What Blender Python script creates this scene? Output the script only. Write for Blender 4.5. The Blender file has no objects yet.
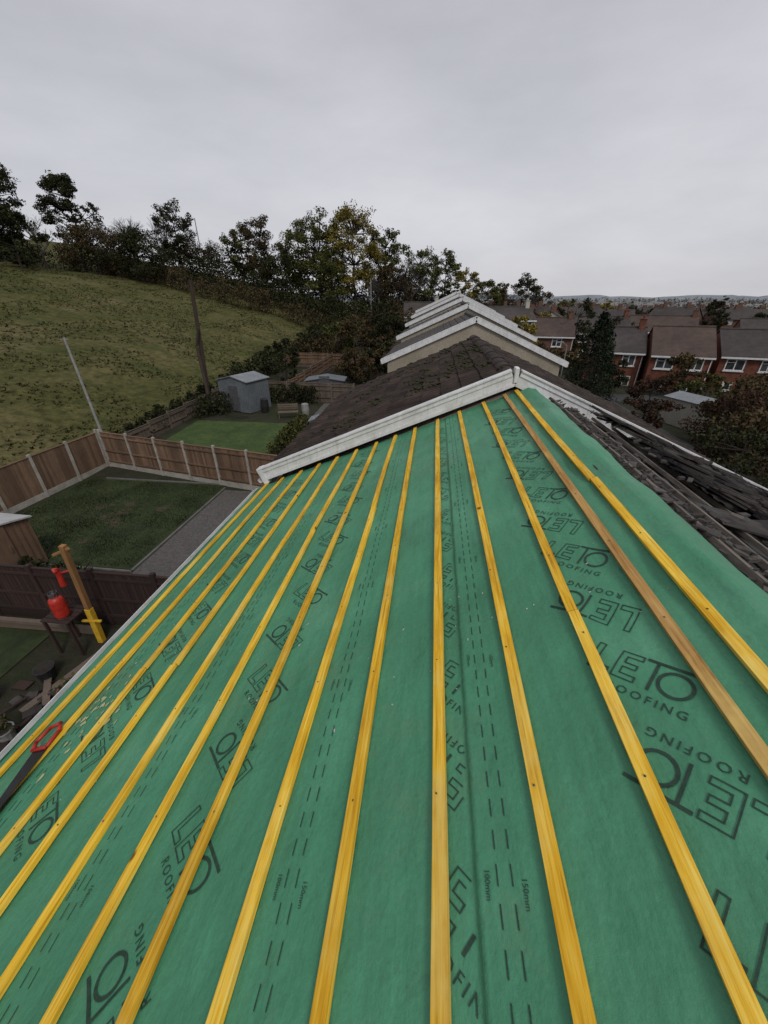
import bpy, math, random
from mathutils import Vector, Matrix, noise
random.seed(7)
R=random.random
def U(a,b): return a+(b-a)*random.random()
scene=bpy.context.scene
scene.view_settings.view_transform='Standard'
scene.view_settings.look='None'
scene.view_settings.exposure=0

# ---------------------------------------------------------------- materials
def newmat(name):
    m=bpy.data.materials.new(name); m.use_nodes=True
    nt=m.node_tree; b=nt.nodes['Principled BSDF']
    return m,nt,b
def ramp(nt,fac,stops):
    r=nt.nodes.new('ShaderNodeValToRGB')
    el=r.color_ramp.elements
    while len(el)<len(stops): el.new(0.5)
    for e,(p,c) in zip(el,stops):
        e.position=p; e.color=(c[0],c[1],c[2],1)
    nt.links.new(fac,r.inputs[0]); return r.outputs[0]
def coords(nt,kind='Object',scale=(1,1,1),rot=(0,0,0)):
    tc=nt.nodes.new('ShaderNodeTexCoord'); mp=nt.nodes.new('ShaderNodeMapping')
    mp.inputs['Scale'].default_value=scale; mp.inputs['Rotation'].default_value=rot
    if kind=='Position':
        g=nt.nodes.new('ShaderNodeNewGeometry'); nt.links.new(g.outputs['Position'],mp.inputs[0])
    else: nt.links.new(tc.outputs[kind],mp.inputs[0])
    return mp.outputs[0]
def noise_n(nt,vec,scale,detail=6,rough=.6):
    n=nt.nodes.new('ShaderNodeTexNoise'); n.inputs['Scale'].default_value=scale
    n.inputs['Detail'].default_value=detail; n.inputs['Roughness'].default_value=rough
    nt.links.new(vec,n.inputs['Vector']); return n.outputs['Fac']
def mixc(nt,fac,a,b,mode='MIX'):
    m=nt.nodes.new('ShaderNodeMix'); m.data_type='RGBA'; m.blend_type=mode
    if isinstance(fac,(int,float)): m.inputs[0].default_value=fac
    else: nt.links.new(fac,m.inputs[0])
    for s,v in ((6,a),(7,b)):
        if isinstance(v,tuple): m.inputs[s].default_value=(v[0],v[1],v[2],1)
        else: nt.links.new(v,m.inputs[s])
    return m.outputs[2]
def bump(nt,b,h,strength=.4,dist=.02):
    n=nt.nodes.new('ShaderNodeBump'); n.inputs['Strength'].default_value=strength
    n.inputs['Distance'].default_value=dist
    nt.links.new(h,n.inputs['Height']); nt.links.new(n.outputs[0],b.inputs['Normal'])
def noisemat(name,c1,c2,scale=3,rough=.8,scale2=None,bs=.3,bd=.02,kind='Position',vs=(1,1,1),lo=.35,hi=.65):
    m,nt,b=newmat(name); v=coords(nt,kind,vs)
    f=noise_n(nt,v,scale,8,.65)
    col=ramp(nt,f,[(lo,c1),(hi,c2)])
    if scale2:
        f2=noise_n(nt,v,scale2,4)
        col=mixc(nt,.55,col,ramp(nt,f2,[(.3,(.35,.35,.35)),(.7,(1,1,1))]),'MULTIPLY')
        bump(nt,b,f2,bs,bd)
    else: bump(nt,b,f,bs,bd)
    nt.links.new(col,b.inputs['Base Color']); b.inputs['Roughness'].default_value=rough
    b.inputs['Specular IOR Level'].default_value=.3
    return m
def leafmat(name,cols,var=.35):
    m,nt,b=newmat(name)
    g=nt.nodes.new('ShaderNodeNewGeometry')
    n=len(cols)
    c=ramp(nt,g.outputs['Random Per Island'],[((i+.5)/n,cc) for i,cc in enumerate(cols)])
    v=coords(nt,'Position'); f=noise_n(nt,v,.45,3)
    c2=mixc(nt,.8,c,ramp(nt,f,[(.35,(var,var,var)),(.65,(1.3,1.3,1.3))]),'MULTIPLY')
    nt.links.new(c2,b.inputs['Base Color']); b.inputs['Roughness'].default_value=.8
    b.inputs['Specular IOR Level'].default_value=.1
    return m

def M_membrane():
    m,nt,b=newmat('membrane_green')
    v=coords(nt,'Position'); f=noise_n(nt,v,1.1,6,.6)
    c=ramp(nt,f,[(.3,(.045,.190,.098)),(.55,(.062,.250,.136)),(.75,(.100,.315,.185))])
    fs0=noise_n(nt,coords(nt,'Position',(7,.35,7)),3,5,.6)
    c=mixc(nt,.35,c,ramp(nt,fs0,[(.3,(.62,.66,.64)),(.7,(1.1,1.1,1.1))]),'MULTIPLY')
    f2=noise_n(nt,v,.9,9,.78)
    dirt=ramp(nt,f2,[(.56,(0,0,0)),(.80,(.8,.8,.8))])
    c=mixc(nt,dirt,c,(.145,.195,.11))
    f3=noise_n(nt,v,4.5,8,.8)
    c=mixc(nt,ramp(nt,f3,[(.60,(0,0,0)),(.72,(.6,.6,.6))]),c,(.055,.115,.070))
    f5=noise_n(nt,v,9,9,.85)
    c=mixc(nt,ramp(nt,f5,[(.66,(0,0,0)),(.72,(.5,.5,.5))]),c,(.20,.26,.18))
    fs=noise_n(nt,v,60,4,.7)
    c=mixc(nt,.35,c,ramp(nt,fs,[(.3,(.6,.6,.6)),(.7,(1.05,1.05,1.05))]),'MULTIPLY')
    nt.links.new(c,b.inputs['Base Color'])
    fr=noise_n(nt,v,3,4)
    rr=ramp(nt,fr,[(.3,(.40,.40,.40)),(.7,(.66,.66,.66))]); nt.links.new(rr,b.inputs['Roughness'])
    fb=noise_n(nt,coords(nt,'Position',(1.6,1,1.6)),5,5,.55)
    fb2=noise_n(nt,v,350,2)
    mm=nt.nodes.new('ShaderNodeMath'); mm.operation='MULTIPLY_ADD'; mm.inputs[1].default_value=.04
    nt.links.new(fb2,mm.inputs[0]); nt.links.new(fb,mm.inputs[2])
    bump(nt,b,mm.outputs[0],.8,.03); b.inputs['Specular IOR Level'].default_value=.42
    return m
def M_batten(name,cs,mul=(.60,.50,.40)):
    m,nt,b=newmat(name)
    v=coords(nt,'Position',(1,.045,1))
    f=noise_n(nt,v,75,5,.6); f2=noise_n(nt,coords(nt,'Position',(1,.35,1)),5,4,.6)
    c=ramp(nt,f,[(.32,cs[0]),(.5,cs[1]),(.66,cs[2])])
    c=mixc(nt,.6,c,ramp(nt,f2,[(.34,mul),(.58,(1,1,1))]),'MULTIPLY')
    fg=noise_n(nt,coords(nt,'Position',(1,.02,1)),170,3,.5)
    c=mixc(nt,ramp(nt,fg,[(.58,(0,0,0)),(.68,(.45,.45,.45))]),c,(cs[0][0]*.6,cs[0][1]*.5,cs[0][2]*.6))
    fp=noise_n(nt,coords(nt,'Position',(1,.6,1)),2.2,5,.7)
    c=mixc(nt,ramp(nt,fp,[(.52,(0,0,0)),(.70,(.6,.6,.6))]),c,(.84,.66,.20))
    vo=nt.nodes.new('ShaderNodeTexVoronoi'); vo.inputs['Scale'].default_value=3.4
    nt.links.new(coords(nt,'Position',(1,.75,1)),vo.inputs['Vector'])
    k=ramp(nt,vo.outputs['Distance'],[(.03,(.95,.95,.95)),(.075,(0,0,0))])
    c=mixc(nt,k,c,(.14,.05,.01))
    g=nt.nodes.new('ShaderNodeNewGeometry')
    c=mixc(nt,.7,c,ramp(nt,g.outputs['Random Per Island'],[(0,(.80,.74,.66)),(.5,(.97,.97,1.0)),(1,(1.05,1.06,1.3))]),'MULTIPLY')
    nt.links.new(c,b.inputs['Base Color']); b.inputs['Roughness'].default_value=.75
    b.inputs['Specular IOR Level'].default_value=.18
    bump(nt,b,f,.5,.003); return m
def M_tile(name='concrete_tile_brown',k=1.0,grey=0):
    m,nt,b=newmat(name)
    v=coords(nt,'Position'); f=noise_n(nt,v,2.2,8,.7)
    q=lambda r,g_,b_: (r*k*(1-.12*grey),g_*k*(1+.10*grey),b_*k*(1+.22*grey))
    c=ramp(nt,f,[(.3,q(.020,.014,.012)),(.55,q(.040,.029,.025)),(.75,q(.070,.054,.047))])
    g=nt.nodes.new('ShaderNodeNewGeometry')
    c=mixc(nt,.75,c,ramp(nt,g.outputs['Random Per Island'],[(0,(.5,.48,.48)),(.8,(1.1,1.05,1)),(1,(1.6,1.45,1.35))]),'MULTIPLY')
    f2=noise_n(nt,v,38,6,.75)
    c=mixc(nt,ramp(nt,f2,[(.62,(0,0,0)),(.72,(1,1,1))]),c,(.13,.12,.10))
    f3=noise_n(nt,v,7,6,.7)
    c=mixc(nt,ramp(nt,f3,[(.58,(0,0,0)),(.68,(1,1,1))]),c,(.030,.032,.014))
    nt.links.new(c,b.inputs['Base Color']); b.inputs['Roughness'].default_value=.85
    b.inputs['Specular IOR Level'].default_value=.25
    bump(nt,b,f2,.6,.01); return m
def M_farroof(name,c1,c2):
    m,nt,b=newmat(name)
    v=coords(nt,'Position'); f=noise_n(nt,v,1.5,7,.7)
    c=ramp(nt,f,[(.3,c1),(.7,c2)])
    w=nt.nodes.new('ShaderNodeTexWave'); w.bands_direction='Z'; w.inputs['Scale'].default_value=2.4
    w.inputs['Distortion'].default_value=.6
    nt.links.new(v,w.inputs['Vector'])
    c=mixc(nt,.5,c,ramp(nt,w.outputs['Fac'],[(.0,(.45,.45,.45)),(.4,(1,1,1))]),'MULTIPLY')
    f6=noise_n(nt,v,.35,4,.6)
    c=mixc(nt,.6,c,ramp(nt,f6,[(.35,(.6,.6,.6)),(.65,(1.25,1.2,1.15))]),'MULTIPLY')
    nt.links.new(c,b.inputs['Base Color']); b.inputs['Roughness'].default_value=.85
    bump(nt,b,w.outputs['Fac'],.5,.03); return m
def M_white(name='white_upvc',a=.62):
    m,nt,b=newmat(name); v=coords(nt,'Position'); f=noise_n(nt,v,4,7,.7)
    c=ramp(nt,f,[(.35,(a*.76,a*.76,a*.75)),(.6,(a,a,a*1.01))])
    f2=noise_n(nt,coords(nt,'Position',(3,3,.4)),6,5,.7)
    c=mixc(nt,ramp(nt,f2,[(.52,(0,0,0)),(.8,(.7,.7,.7))]),c,(a*.4,a*.4,a*.35))
    nt.links.new(c,b.inputs['Base Color']); b.inputs['Roughness'].default_value=.45
    return m
def M_fence(name,c1,c2):
    m,nt,b=newmat(name)
    g=nt.nodes.new('ShaderNodeNewGeometry')
    c=ramp(nt,g.outputs['Random Per Island'],[(0,c1),(1,c2)])
    f=noise_n(nt,coords(nt,'Position',(9,9,.6)),3,5,.7)
    c=mixc(nt,.6,c,ramp(nt,f,[(.3,(.45,.42,.4)),(.7,(1.1,1.1,1.1))]),'MULTIPLY')
    f2=noise_n(nt,coords(nt,'Position'),.8,3,.7)
    c=mixc(nt,.5,c,ramp(nt,f2,[(.35,(.55,.55,.55)),(.65,(1.1,1.1,1.1))]),'MULTIPLY')
    nt.links.new(c,b.inputs['Base Color']); b.inputs['Roughness'].default_value=.85
    bump(nt,b,f,.4,.01); return m
def M_ground():
    m,nt,b=newmat('ground_grass')
    v=coords(nt,'Position')
    f=noise_n(nt,v,.10,6,.65)
    field=ramp(nt,f,[(.35,(.060,.068,.020)),(.5,(.092,.090,.033)),(.65,(.135,.118,.054))])
    f2=noise_n(nt,coords(nt,'Position',(1,1,2)),1.6,8,.75)
    field=mixc(nt,.9,field,ramp(nt,f2,[(.36,(.34,.36,.30)),(.62,(1.12,1.10,1.05))]),'MULTIPLY')
    f4=noise_n(nt,coords(nt,'Position',(.25,1,1)),.5,6,.7)
    field=mixc(nt,ramp(nt,f4,[(.50,(0,0,0)),(.66,(.8,.8,.8))]),field,(.045,.058,.017))
    f7=noise_n(nt,coords(nt,'Position',(.5,1,1)),.22,7,.7)
    field=mixc(nt,ramp(nt,f7,[(.56,(0,0,0)),(.70,(.6,.6,.6))]),field,(.15,.12,.06))
    town=ramp(nt,noise_n(nt,v,.22,5,.7),[(.35,(.020,.026,.011)),(.5,(.045,.043,.03)),(.65,(.026,.040,.014))])
    town=mixc(nt,.6,town,ramp(nt,f2,[(.3,(.5,.5,.5)),(.7,(1.1,1.1,1.1))]),'MULTIPLY')
    sx=nt.nodes.new('ShaderNodeSeparateXYZ'); nt.links.new(v,sx.inputs[0])
    mr=nt.nodes.new('ShaderNodeMapRange'); mr.inputs[1].default_value=-17.2; mr.inputs[2].default_value=-18.4
    nt.links.new(sx.outputs[0],mr.inputs[0])
    c=mixc(nt,mr.outputs[0],town,field)
    nt.links.new(c,b.inputs['Base Color']); b.inputs['Roughness'].default_value=.95
    b.inputs['Specular IOR Level'].default_value=.1
    bump(nt,b,f2,.9,.18); return m

MEM=M_membrane()
BAT=M_batten('batten_yellow',[(.60,.31,.014),(.84,.51,.035),(.92,.66,.12)])
BATB=M_batten('batten_tan',[(.38,.21,.065),(.52,.31,.10),(.62,.41,.17)])
TILE=M_tile()
TILE2=M_tile('concrete_tile_stripped',1.35,1)
FARROOF=M_farroof('roof_grey_brown',(.030,.026,.025),(.066,.054,.049))
FARROOF2=M_farroof('roof_red_brown',(.046,.030,.024),(.085,.056,.044))
WHITE=M_white('white_upvc',.70)
WHITED=M_white('white_trim_weathered',.42)
PRINT=noisemat('print_ink',(.014,.036,.024),(.026,.058,.040),30,.6)
BEIGE=noisemat('render_beige',(.30,.26,.20),(.40,.35,.28),1.2,.9,25,.3,.01)
CREAM=noisemat('render_cream',(.42,.39,.33),(.52,.49,.42),1.2,.9,25,.3,.01)
BRICK=noisemat('brick_red',(.12,.045,.028),(.22,.082,.052),2.5,.9,14,.3,.01)
BRICK2=noisemat('brick_brown',(.11,.06,.042),(.18,.10,.072),2.5,.9,14,.3,.01)
FENCE=M_fence('fence_wood',(.115,.068,.040),(.23,.140,.085))
FENCED=M_fence('fence_wood_dark',(.020,.009,.007),(.042,.020,.014))
FENCEG=M_fence('fence_wood_grey',(.10,.075,.055),(.17,.13,.10))
CONC=noisemat('concrete_post',(.30,.28,.24),(.44,.41,.36),3,.9,30)
LAWN=noisemat('lawn_grass',(.018,.029,.010),(.042,.056,.018),.9,.95,5,.8,.05)
LAWN2=noisemat('lawn_bright',(.034,.062,.014),(.062,.098,.024),.9,.95,5,.8,.05)
GRAVEL=noisemat('gravel_path',(.075,.070,.065),(.15,.14,.13),14,.95,60,.8,.03)
SOIL=noisemat('soil',(.02,.016,.012),(.05,.04,.03),2,.95,20,.8,.05)
ASPH=noisemat('asphalt',(.04,.04,.042),(.065,.065,.066),2,.9,50)
PAVE=noisemat('pavement_slab',(.12,.115,.105),(.18,.175,.160),2,.9,50)
SHEDG=noisemat('shed_metal',(.12,.135,.15),(.165,.18,.195),1.5,.55,12,.2,.01)
SHEDR=noisemat('shed_roof_grey',(.18,.195,.21),(.26,.275,.29),1.5,.6,12,.2,.01)
WOODP=noisemat('pole_wood',(.035,.024,.018),(.07,.05,.038),6,.9,30,kind='Position',vs=(4,4,.4))
GREYP=noisemat('pole_grey',(.16,.16,.15),(.26,.26,.25),5,.8)
OLDWOOD=noisemat('old_batten_wood',(.10,.085,.070),(.24,.205,.17),6,.9,30,vs=(4,.4,4))
OLDFELT=noisemat('old_felt',(.030,.030,.031),(.105,.102,.098),4,.95,18,.8,.03)
POSTW=M_fence('post_wood_orange',(.26,.13,.045),(.34,.18,.06))
YEL=noisemat('yellow_paint',(.50,.29,.02),(.64,.40,.04),8,.5)
RED=noisemat('red_plastic',(.30,.02,.015),(.44,.035,.02),8,.4)
BLACK=noisemat('black_plastic',(.012,.012,.013),(.025,.025,.027),8,.45)
STEEL=noisemat('dark_steel',(.05,.052,.055),(.11,.11,.115),12,.4)
BARK=noisemat('bark',(.025,.02,.016),(.055,.045,.036),5,.95,25)
BARKG=noisemat('bark_grey',(.055,.048,.042),(.10,.09,.08),5,.95,25)
MOSS=noisemat('moss',(.022,.024,.008),(.05,.045,.018),20,.95,60,.8,.02)
LEAD=noisemat('underlay_tape',(.25,.27,.25),(.4,.42,.38),5,.8)
CHALK=noisemat('membrane_scuff',(.20,.27,.15),(.48,.46,.22),12,.8)
L_DARK=leafmat('leaf_dark',[(.020,.024,.010),(.026,.031,.012),(.034,.038,.015),(.044,.044,.019)])
L_GREEN=leafmat('leaf_green',[(.040,.050,.014),(.056,.066,.017),(.078,.084,.023),(.105,.098,.029)])
L_YEL=leafmat('leaf_autumn_yellow',[(.105,.095,.020),(.15,.128,.024),(.20,.158,.028),(.26,.19,.036)],.4)
L_BRN=leafmat('leaf_autumn_brown',[(.046,.034,.017),(.062,.045,.021),(.085,.058,.027),(.066,.056,.024)])
L_RED=leafmat('leaf_autumn_red',[(.046,.024,.017),(.066,.032,.020),(.055,.034,.020),(.036,.027,.016)])
L_CON=leafmat('leaf_conifer',[(.010,.016,.008),(.015,.024,.011),(.021,.034,.015)])
L_FAR=leafmat('leaf_hazed',[(.055,.060,.048),(.070,.072,.055),(.085,.078,.058),(.065,.07,.06)])  # distance haze painted into paler leaf colours
L_FAR2=leafmat('leaf_distant_haze',[(.12,.13,.128),(.135,.143,.135),(.148,.148,.138)],.75)  # stronger painted haze for the farthest foliage
L_GRASS=leafmat('grass_blade',[(.055,.057,.020),(.082,.078,.030),(.115,.098,.048),(.062,.067,.022)])
def M_glass():
    m,nt,b=newmat('window_glass'); v=coords(nt,'Position'); f=noise_n(nt,v,.8,2)
    nt.links.new(ramp(nt,f,[(.35,(.015,.018,.022)),(.65,(.07,.075,.08))]),b.inputs['Base Color'])
    b.inputs['Roughness'].default_value=.08; b.inputs['Specular IOR Level'].default_value=.8
    return m
GLASS=M_glass()

# ---------------------------------------------------------------- mesh helpers
class MB:
    def __init__(s): s.v=[]; s.f=[]
    def add(s,vs,fs):
        o=len(s.v); s.v+= [tuple(p) for p in vs]; s.f+=[tuple(i+o for i in f) for f in fs]
    def box(s,x0,x1,y0,y1,z0,z1):
        s.add([(x0,y0,z0),(x1,y0,z0),(x1,y1,z0),(x0,y1,z0),(x0,y0,z1),(x1,y0,z1),(x1,y1,z1),(x0,y1,z1)],
              [(0,3,2,1),(4,5,6,7),(0,1,5,4),(1,2,6,5),(2,3,7,6),(3,0,4,7)])
    def obox(s,c,ax,ay,az,hx,hy,hz):
        c=Vector(c);P=[]
        for dz in(-1,1):
            for dx,dy in((-1,-1),(1,-1),(1,1),(-1,1)):
                P.append(c+ax*hx*dx+ay*hy*dy+az*hz*dz)
        s.add(P,[(0,3,2,1),(4,5,6,7),(0,1,5,4),(1,2,6,5),(2,3,7,6),(3,0,4,7)])
    def beam(s,a,b,w,h,up=Vector((0,0,1))):
        a=Vector(a);b=Vector(b);ay=(b-a);l=ay.length;ay.normalize()
        ax=ay.cross(up)
        if ax.length<1e-4: ax=Vector((1,0,0))
        ax.normalize(); az=ax.cross(ay)
        s.obox((a+b)/2,ax,ay,az,w/2,l/2,h/2)
    def cone(s,a,b,r0,r1,n=5,cap=True):
        a=Vector(a);b=Vector(b);d=(b-a)
        if d.length<1e-6:return
        d.normalize(); x=d.orthogonal().normalized(); y=d.cross(x); P=[]
        for c,r in((a,r0),(b,r1)):
            for i in range(n):
                t=2*math.pi*i/n; P.append(c+x*r*math.cos(t)+y*r*math.sin(t))
        F=[(i,(i+1)%n,n+(i+1)%n,n+i) for i in range(n)]
        if cap: F+=[tuple(range(n-1,-1,-1)),tuple(range(n,2*n))]
        s.add(P,F)
    def quad_leaf(s,c,sz):
        a=Vector((random.gauss(0,1),random.gauss(0,1),random.gauss(0,1))).normalized()
        b=a.orthogonal().normalized(); 
        b.rotate(Matrix.Rotation(U(0,6.28),3,a)); k=b.cross(a)
        c=Vector(c); l=sz*U(.6,1.2); w=l*U(.5,.9)
        s.add([c-b*l,c+k*w*.8,c+b*l,c-k*w],[(0,1,2,3)])
    def lump(s,c,r,sx=1,sy=1,sz=1):
        c=Vector(c); n=6; P=[];F=[]
        for j in range(1,4):
            ph=math.pi*j/4
            for i in range(n):
                t=2*math.pi*i/n; k=r*U(.8,1.2)
                P.append(c+Vector((k*sx*math.sin(ph)*math.cos(t),k*sy*math.sin(ph)*math.sin(t),k*sz*math.cos(ph))))
        P.append(c+Vector((0,0,r*sz)));P.append(c-Vector((0,0,r*sz)))
        for j in range(2):
            for i in range(n):
                F.append((j*n+i,(j+1)*n+i,(j+1)*n+(i+1)%n,j*n+(i+1)%n))
        for i in range(n):
            F.append((18,i,(i+1)%n)); F.append((19,12+(i+1)%n,12+i))
        s.add(P,F)
    def obj(s,name,mat,parent=None,smooth=False,bevel=0):
        me=bpy.data.meshes.new(name); me.from_pydata(s.v,[],s.f); me.update()
        me.materials.append(mat)
        if smooth:
            for p in me.polygons:p.use_smooth=True
        o=bpy.data.objects.new(name,me); scene.collection.objects.link(o)
        if parent: o.parent=parent
        if bevel:
            b=o.modifiers.new('bevel','BEVEL'); b.width=bevel; b.segments=2; b.limit_method='ANGLE'
        return o
def empty(name,loc=(0,0,0),rot=0):
    e=bpy.data.objects.new(name,None); e.location=loc; e.rotation_euler=(0,0,rot)
    scene.collection.objects.link(e); return e
def sm(a,b,x):
    t=max(0,min(1,(x-a)/(b-a))); return t*t*(3-2*t)
def ball(r):
    while True:
        v=Vector((U(-1,1),U(-1,1),U(-1,1)))
        if v.length<1: return v*r

# ---------------------------------------------------------------- terrain
def G(x,y):
    u=-x-18
    hill=0
    if u>0:
        uu=min(u,85); hill=.197*uu*sm(0,12,u)
        hill+=noise.noise(Vector((x*.03,y*.03,0)))*1.3*sm(4,25,u)
        hill*=1-sm(130,260,y)*.9
    w=1-sm(2,11,x)
    rise=.05*(min(max(y,16),110)-16)*w
    z=hill+rise-1.6*sm(8,22,x)
    far=sm(115,420,y)
    fz=-9+8.5*sm(400,1500,y)+noise.noise(Vector((x*.002,y*.002,3)))*3*sm(300,700,y)
    z=z*(1-far)+fz*far
    return z
def axis(segs):
    out=[]
    for a,b,st in segs:
        n=max(1,int(round((b-a)/st)))
        out+=[a+(b-a)*i/n for i in range(n)]
    out.append(segs[-1][1]); return out
xs=axis([(-4000,-600,600),(-600,-150,60),(-150,-60,6),(-60,40,1.5),(40,150,8),(150,600,60),(600,4000,300)])
ys=axis([(-400,-40,60),(-40,0,5),(0,120,2),(120,450,12),(450,1200,60),(1200,7000,800)])
g=MB(); nx=len(xs)
g.v=[(x,y,G(x,y)) for y in ys for x in xs]
g.f=[(j*nx+i,j*nx+i+1,(j+1)*nx+i+1,(j+1)*nx+i) for j in range(len(ys)-1) for i in range(nx-1)]
g.obj('ground',M_ground(),smooth=True)
HILL=noisemat('far_hills_hazed',(.20,.225,.25),(.25,.27,.29),.002,1.0,.01,.1,.5)  # bluish hill colour painted to stand in for atmospheric haze
hm=MB()
for k,(yy,hh,se) in enumerate(((3200,40,1.0),(4600,95,5.0))):
    n=90
    P=[];F=[]
    for i in range(n+1):
        x=-5000+10000*i/n
        z=hh*(.55+.6*noise.noise(Vector((x*.0011,se,0)))+.16*noise.noise(Vector((x*.005,se,3))))
        P+=[(x,yy,-12),(x,yy+500,z+2),(x,yy+1200,-12)]
    for i in range(n):
        a=i*3;F+=[(a,a+3,a+4,a+1),(a+1,a+4,a+5,a+2)]
    hm.add(P,F)
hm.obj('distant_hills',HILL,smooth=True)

def sheet(name,x0,x1,y0,y1,mat,off=.03,step=1.0,parent=None):
    b=MB(); nxx=max(1,int((x1-x0)/step)); nyy=max(1,int((y1-y0)/step))
    for j in range(nyy+1):
        for i in range(nxx+1):
            x=x0+(x1-x0)*i/nxx; y=y0+(y1-y0)*j/nyy
            b.v.append((x,y,G(x,y)+off))
    for j in range(nyy):
        for i in range(nxx):
            a=j*(nxx+1)+i; b.f.append((a,a+1,a+nxx+2,a+nxx+1))
    return b.obj(name,mat,parent,smooth=True)

# ---------------------------------------------------------------- main house roof
CA,SA=math.cos(math.atan(.4245)),math.sin(math.atan(.4245))
RX,RZ=1.323,6.805
def LP(s,y,o=0): return Vector((RX-CA*s-SA*o,y,RZ-SA*s+CA*o))
def RP(s,y,o=0): return Vector((RX+CA*s+SA*o,y,RZ-SA*s+CA*o))
def sX(x): return (RX-x)/CA
SE=4.62; Y0,Y1=-3.2,5.84
seams=[sX(.225),sX(-.50),sX(-1.50),sX(-2.42)]
batten_s=[.135,.285,.62,.966,1.311,1.656,2.0,2.346,2.691,3.036,3.381,3.726,4.10,4.42]
def wr(s,y):
    w=noise.noise(Vector((s*2.2,y*.9,1.7)))*.013+noise.noise(Vector((s*6,y*4,5)))*.005
    w+=abs(noise.noise(Vector((s*3.1+y*1.4,y*.5-s,9))))*.011
    w-=abs(noise.noise(Vector((s*1.2-y*2.2,y*.8+s*1.5,19))))*.016*(1+1.2*(1-sm(.2,1.0,s)))
    d=min(abs(s-b) for b in batten_s)
    k=min(1,d/.10)
    st=[0]+seams+[SE+.001]
    for a,b in zip(st,st[1:]):
        if a<=s<b: lap=.011*((s-a)/(b-a))**2; break
    else: lap=0
    return (w-.006)*k*.9+lap*(.4+.6*k)
rows=sorted(set([i*.042 for i in range(int(SE/.042)+1)]+[q for a in seams for q in(a-.0005,a+.0005)]+[SE]))
cols=[Y0+(Y1-Y0)*i/230 for i in range(231)]
mb=MB(); nc=len(cols)
for s,o in [(.24,-.02),(.17,.004),(.09,.0),(.03,.006)]:
    mb.v+=[tuple(RP(s+(.07*noise.noise(Vector((y*1.3,7,s)))if s>.15 else 0),y,.03*min(1,s*8)+.012+o+noise.noise(Vector((s*5,y*3,2)))*.02)) for y in cols]
for s in rows: mb.v+=[tuple(LP(s,y,wr(s,y)+(.01 if s==0 else 0))) for y in cols]
nr=len(rows)+4
mb.f=[(j*nc+i,(j+1)*nc+i,(j+1)*nc+i+1,j*nc+i+1) for j in range(nr-1) for i in range(nc-1)]
membrane=mb.obj('roof_membrane',MEM,smooth=False)
for p in membrane.data.polygons: p.use_smooth=True

def stroke(pts,w,closed=False):
    out=[];P=[Vector(p) for p in pts]
    if closed:P.append(P[0])
    for a,b in zip(P,P[1:]):
        d=(b-a).normalized(); n=Vector((-d.y,d.x)); 
        a2=a-d*w/2;b2=b+d*w/2
        L=(b2-a2).length; k=max(1,int(L/.03))
        for i in range(k):
            p=a2+(b2-a2)*i/k;q=a2+(b2-a2)*(i+1)/k
            out.append([p-n*w/2,q-n*w/2,q+n*w/2,p+n*w/2])
    return out
logo=[]
logo+=stroke([(0,.16),(.028,.16),(.028,.03),(.09,.03),(.09,0),(0,0)],.0060,True)
logo+=stroke([(.11,0),(.205,0),(.205,.028),(.14,.028),(.14,.066),(.195,.066),(.195,.094),(.14,.094),(.14,.132),(.205,.132),(.205,.16),(.11,.16)],.0060,True)
logo+=stroke([(.225,.158),(.43,.158)],.015)
logo+=stroke([(.265,.15),(.265,.0)],.013)
ci=[(.352+.064*math.cos(t*math.pi/12),.068+.064*math.sin(t*math.pi/12)) for t in range(24)]
logo+=stroke(ci,.014,True)
def text_mesh(txt,size,space=1.0):
    c=bpy.data.curves.new('t','FONT'); c.body=txt; c.size=size; c.space_character=space; c.resolution_u=2
    o=bpy.data.objects.new('t',c); scene.collection.objects.link(o)
    bpy.context.view_layer.update()
    me=bpy.data.meshes.new_from_object(o)
    V=[(v.co.x,v.co.y) for v in me.vertices]; F=[tuple(p.vertices) for p in me.polygons]
    bpy.data.objects.remove(o); return V,F
TV,TF=text_mesh('ROOFING',.058,1.35)
tv_max=max(v[0] for v in TV)
TV2,TF2=text_mesh('150mm',.024)
TV3,TF3=text_mesh('100mm',.024)
pm=MB()
LS=.84
def put(V,F,cx,y,ang,ox=.21,oy=.05,flip=False,sc=1,clip=None):
    s0=sX(cx); a=ang+(math.pi if flip else 0); ca,sa=math.cos(a),math.sin(a); P=[]; XS=[]
    for vx,vy in V:
        lx,ly=(vx-ox)*sc,(vy-oy)*sc
        up=ca*lx-sa*ly; yy=sa*lx+ca*ly
        s=s0-up; Y=y+yy
        s=max(.02,min(SE-.01,s)); Y=min(Y1-.02,Y)
        XS.append(RX-CA*s)
        P.append(LP(s,Y,wr(s,Y)+.003))
    if clip:
        F=[f for f in F if all(clip[0]<XS[i]<clip[1] for i in f)]
        if not F: return
        used=sorted({i for f in F for i in f}); mp={u:k for k,u in enumerate(used)}
        P=[P[i] for i in used]; F=[tuple(mp[i] for i in f) for f in F]
    pm.add(P,F)
ANG=-math.radians(42)
def logo_at(cx,y,flip,clip=None):
    for q in logo: put([(p.x,p.y) for p in q],[(0,1,2,3)],cx,y,ANG,flip=flip,sc=LS,clip=clip)
    put([(v[0]+.43-tv_max,v[1]-.075) for v in TV],TF,cx,y,ANG,flip=flip,sc=LS,clip=clip)
for cx,yb,fl0,clip in ((.87,.715,1,None),(.17,.42,0,(.09,.215)),(-.90,.62,0,None),(-2.02,.42,1,None)):
    for k in range(-8,14):
        y=yb+.405*k+U(-.01,.01)
        if Y0+.3<y<Y1-.28: logo_at(cx+U(-.015,.015),y,(k+fl0)%2==1,clip)
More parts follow.
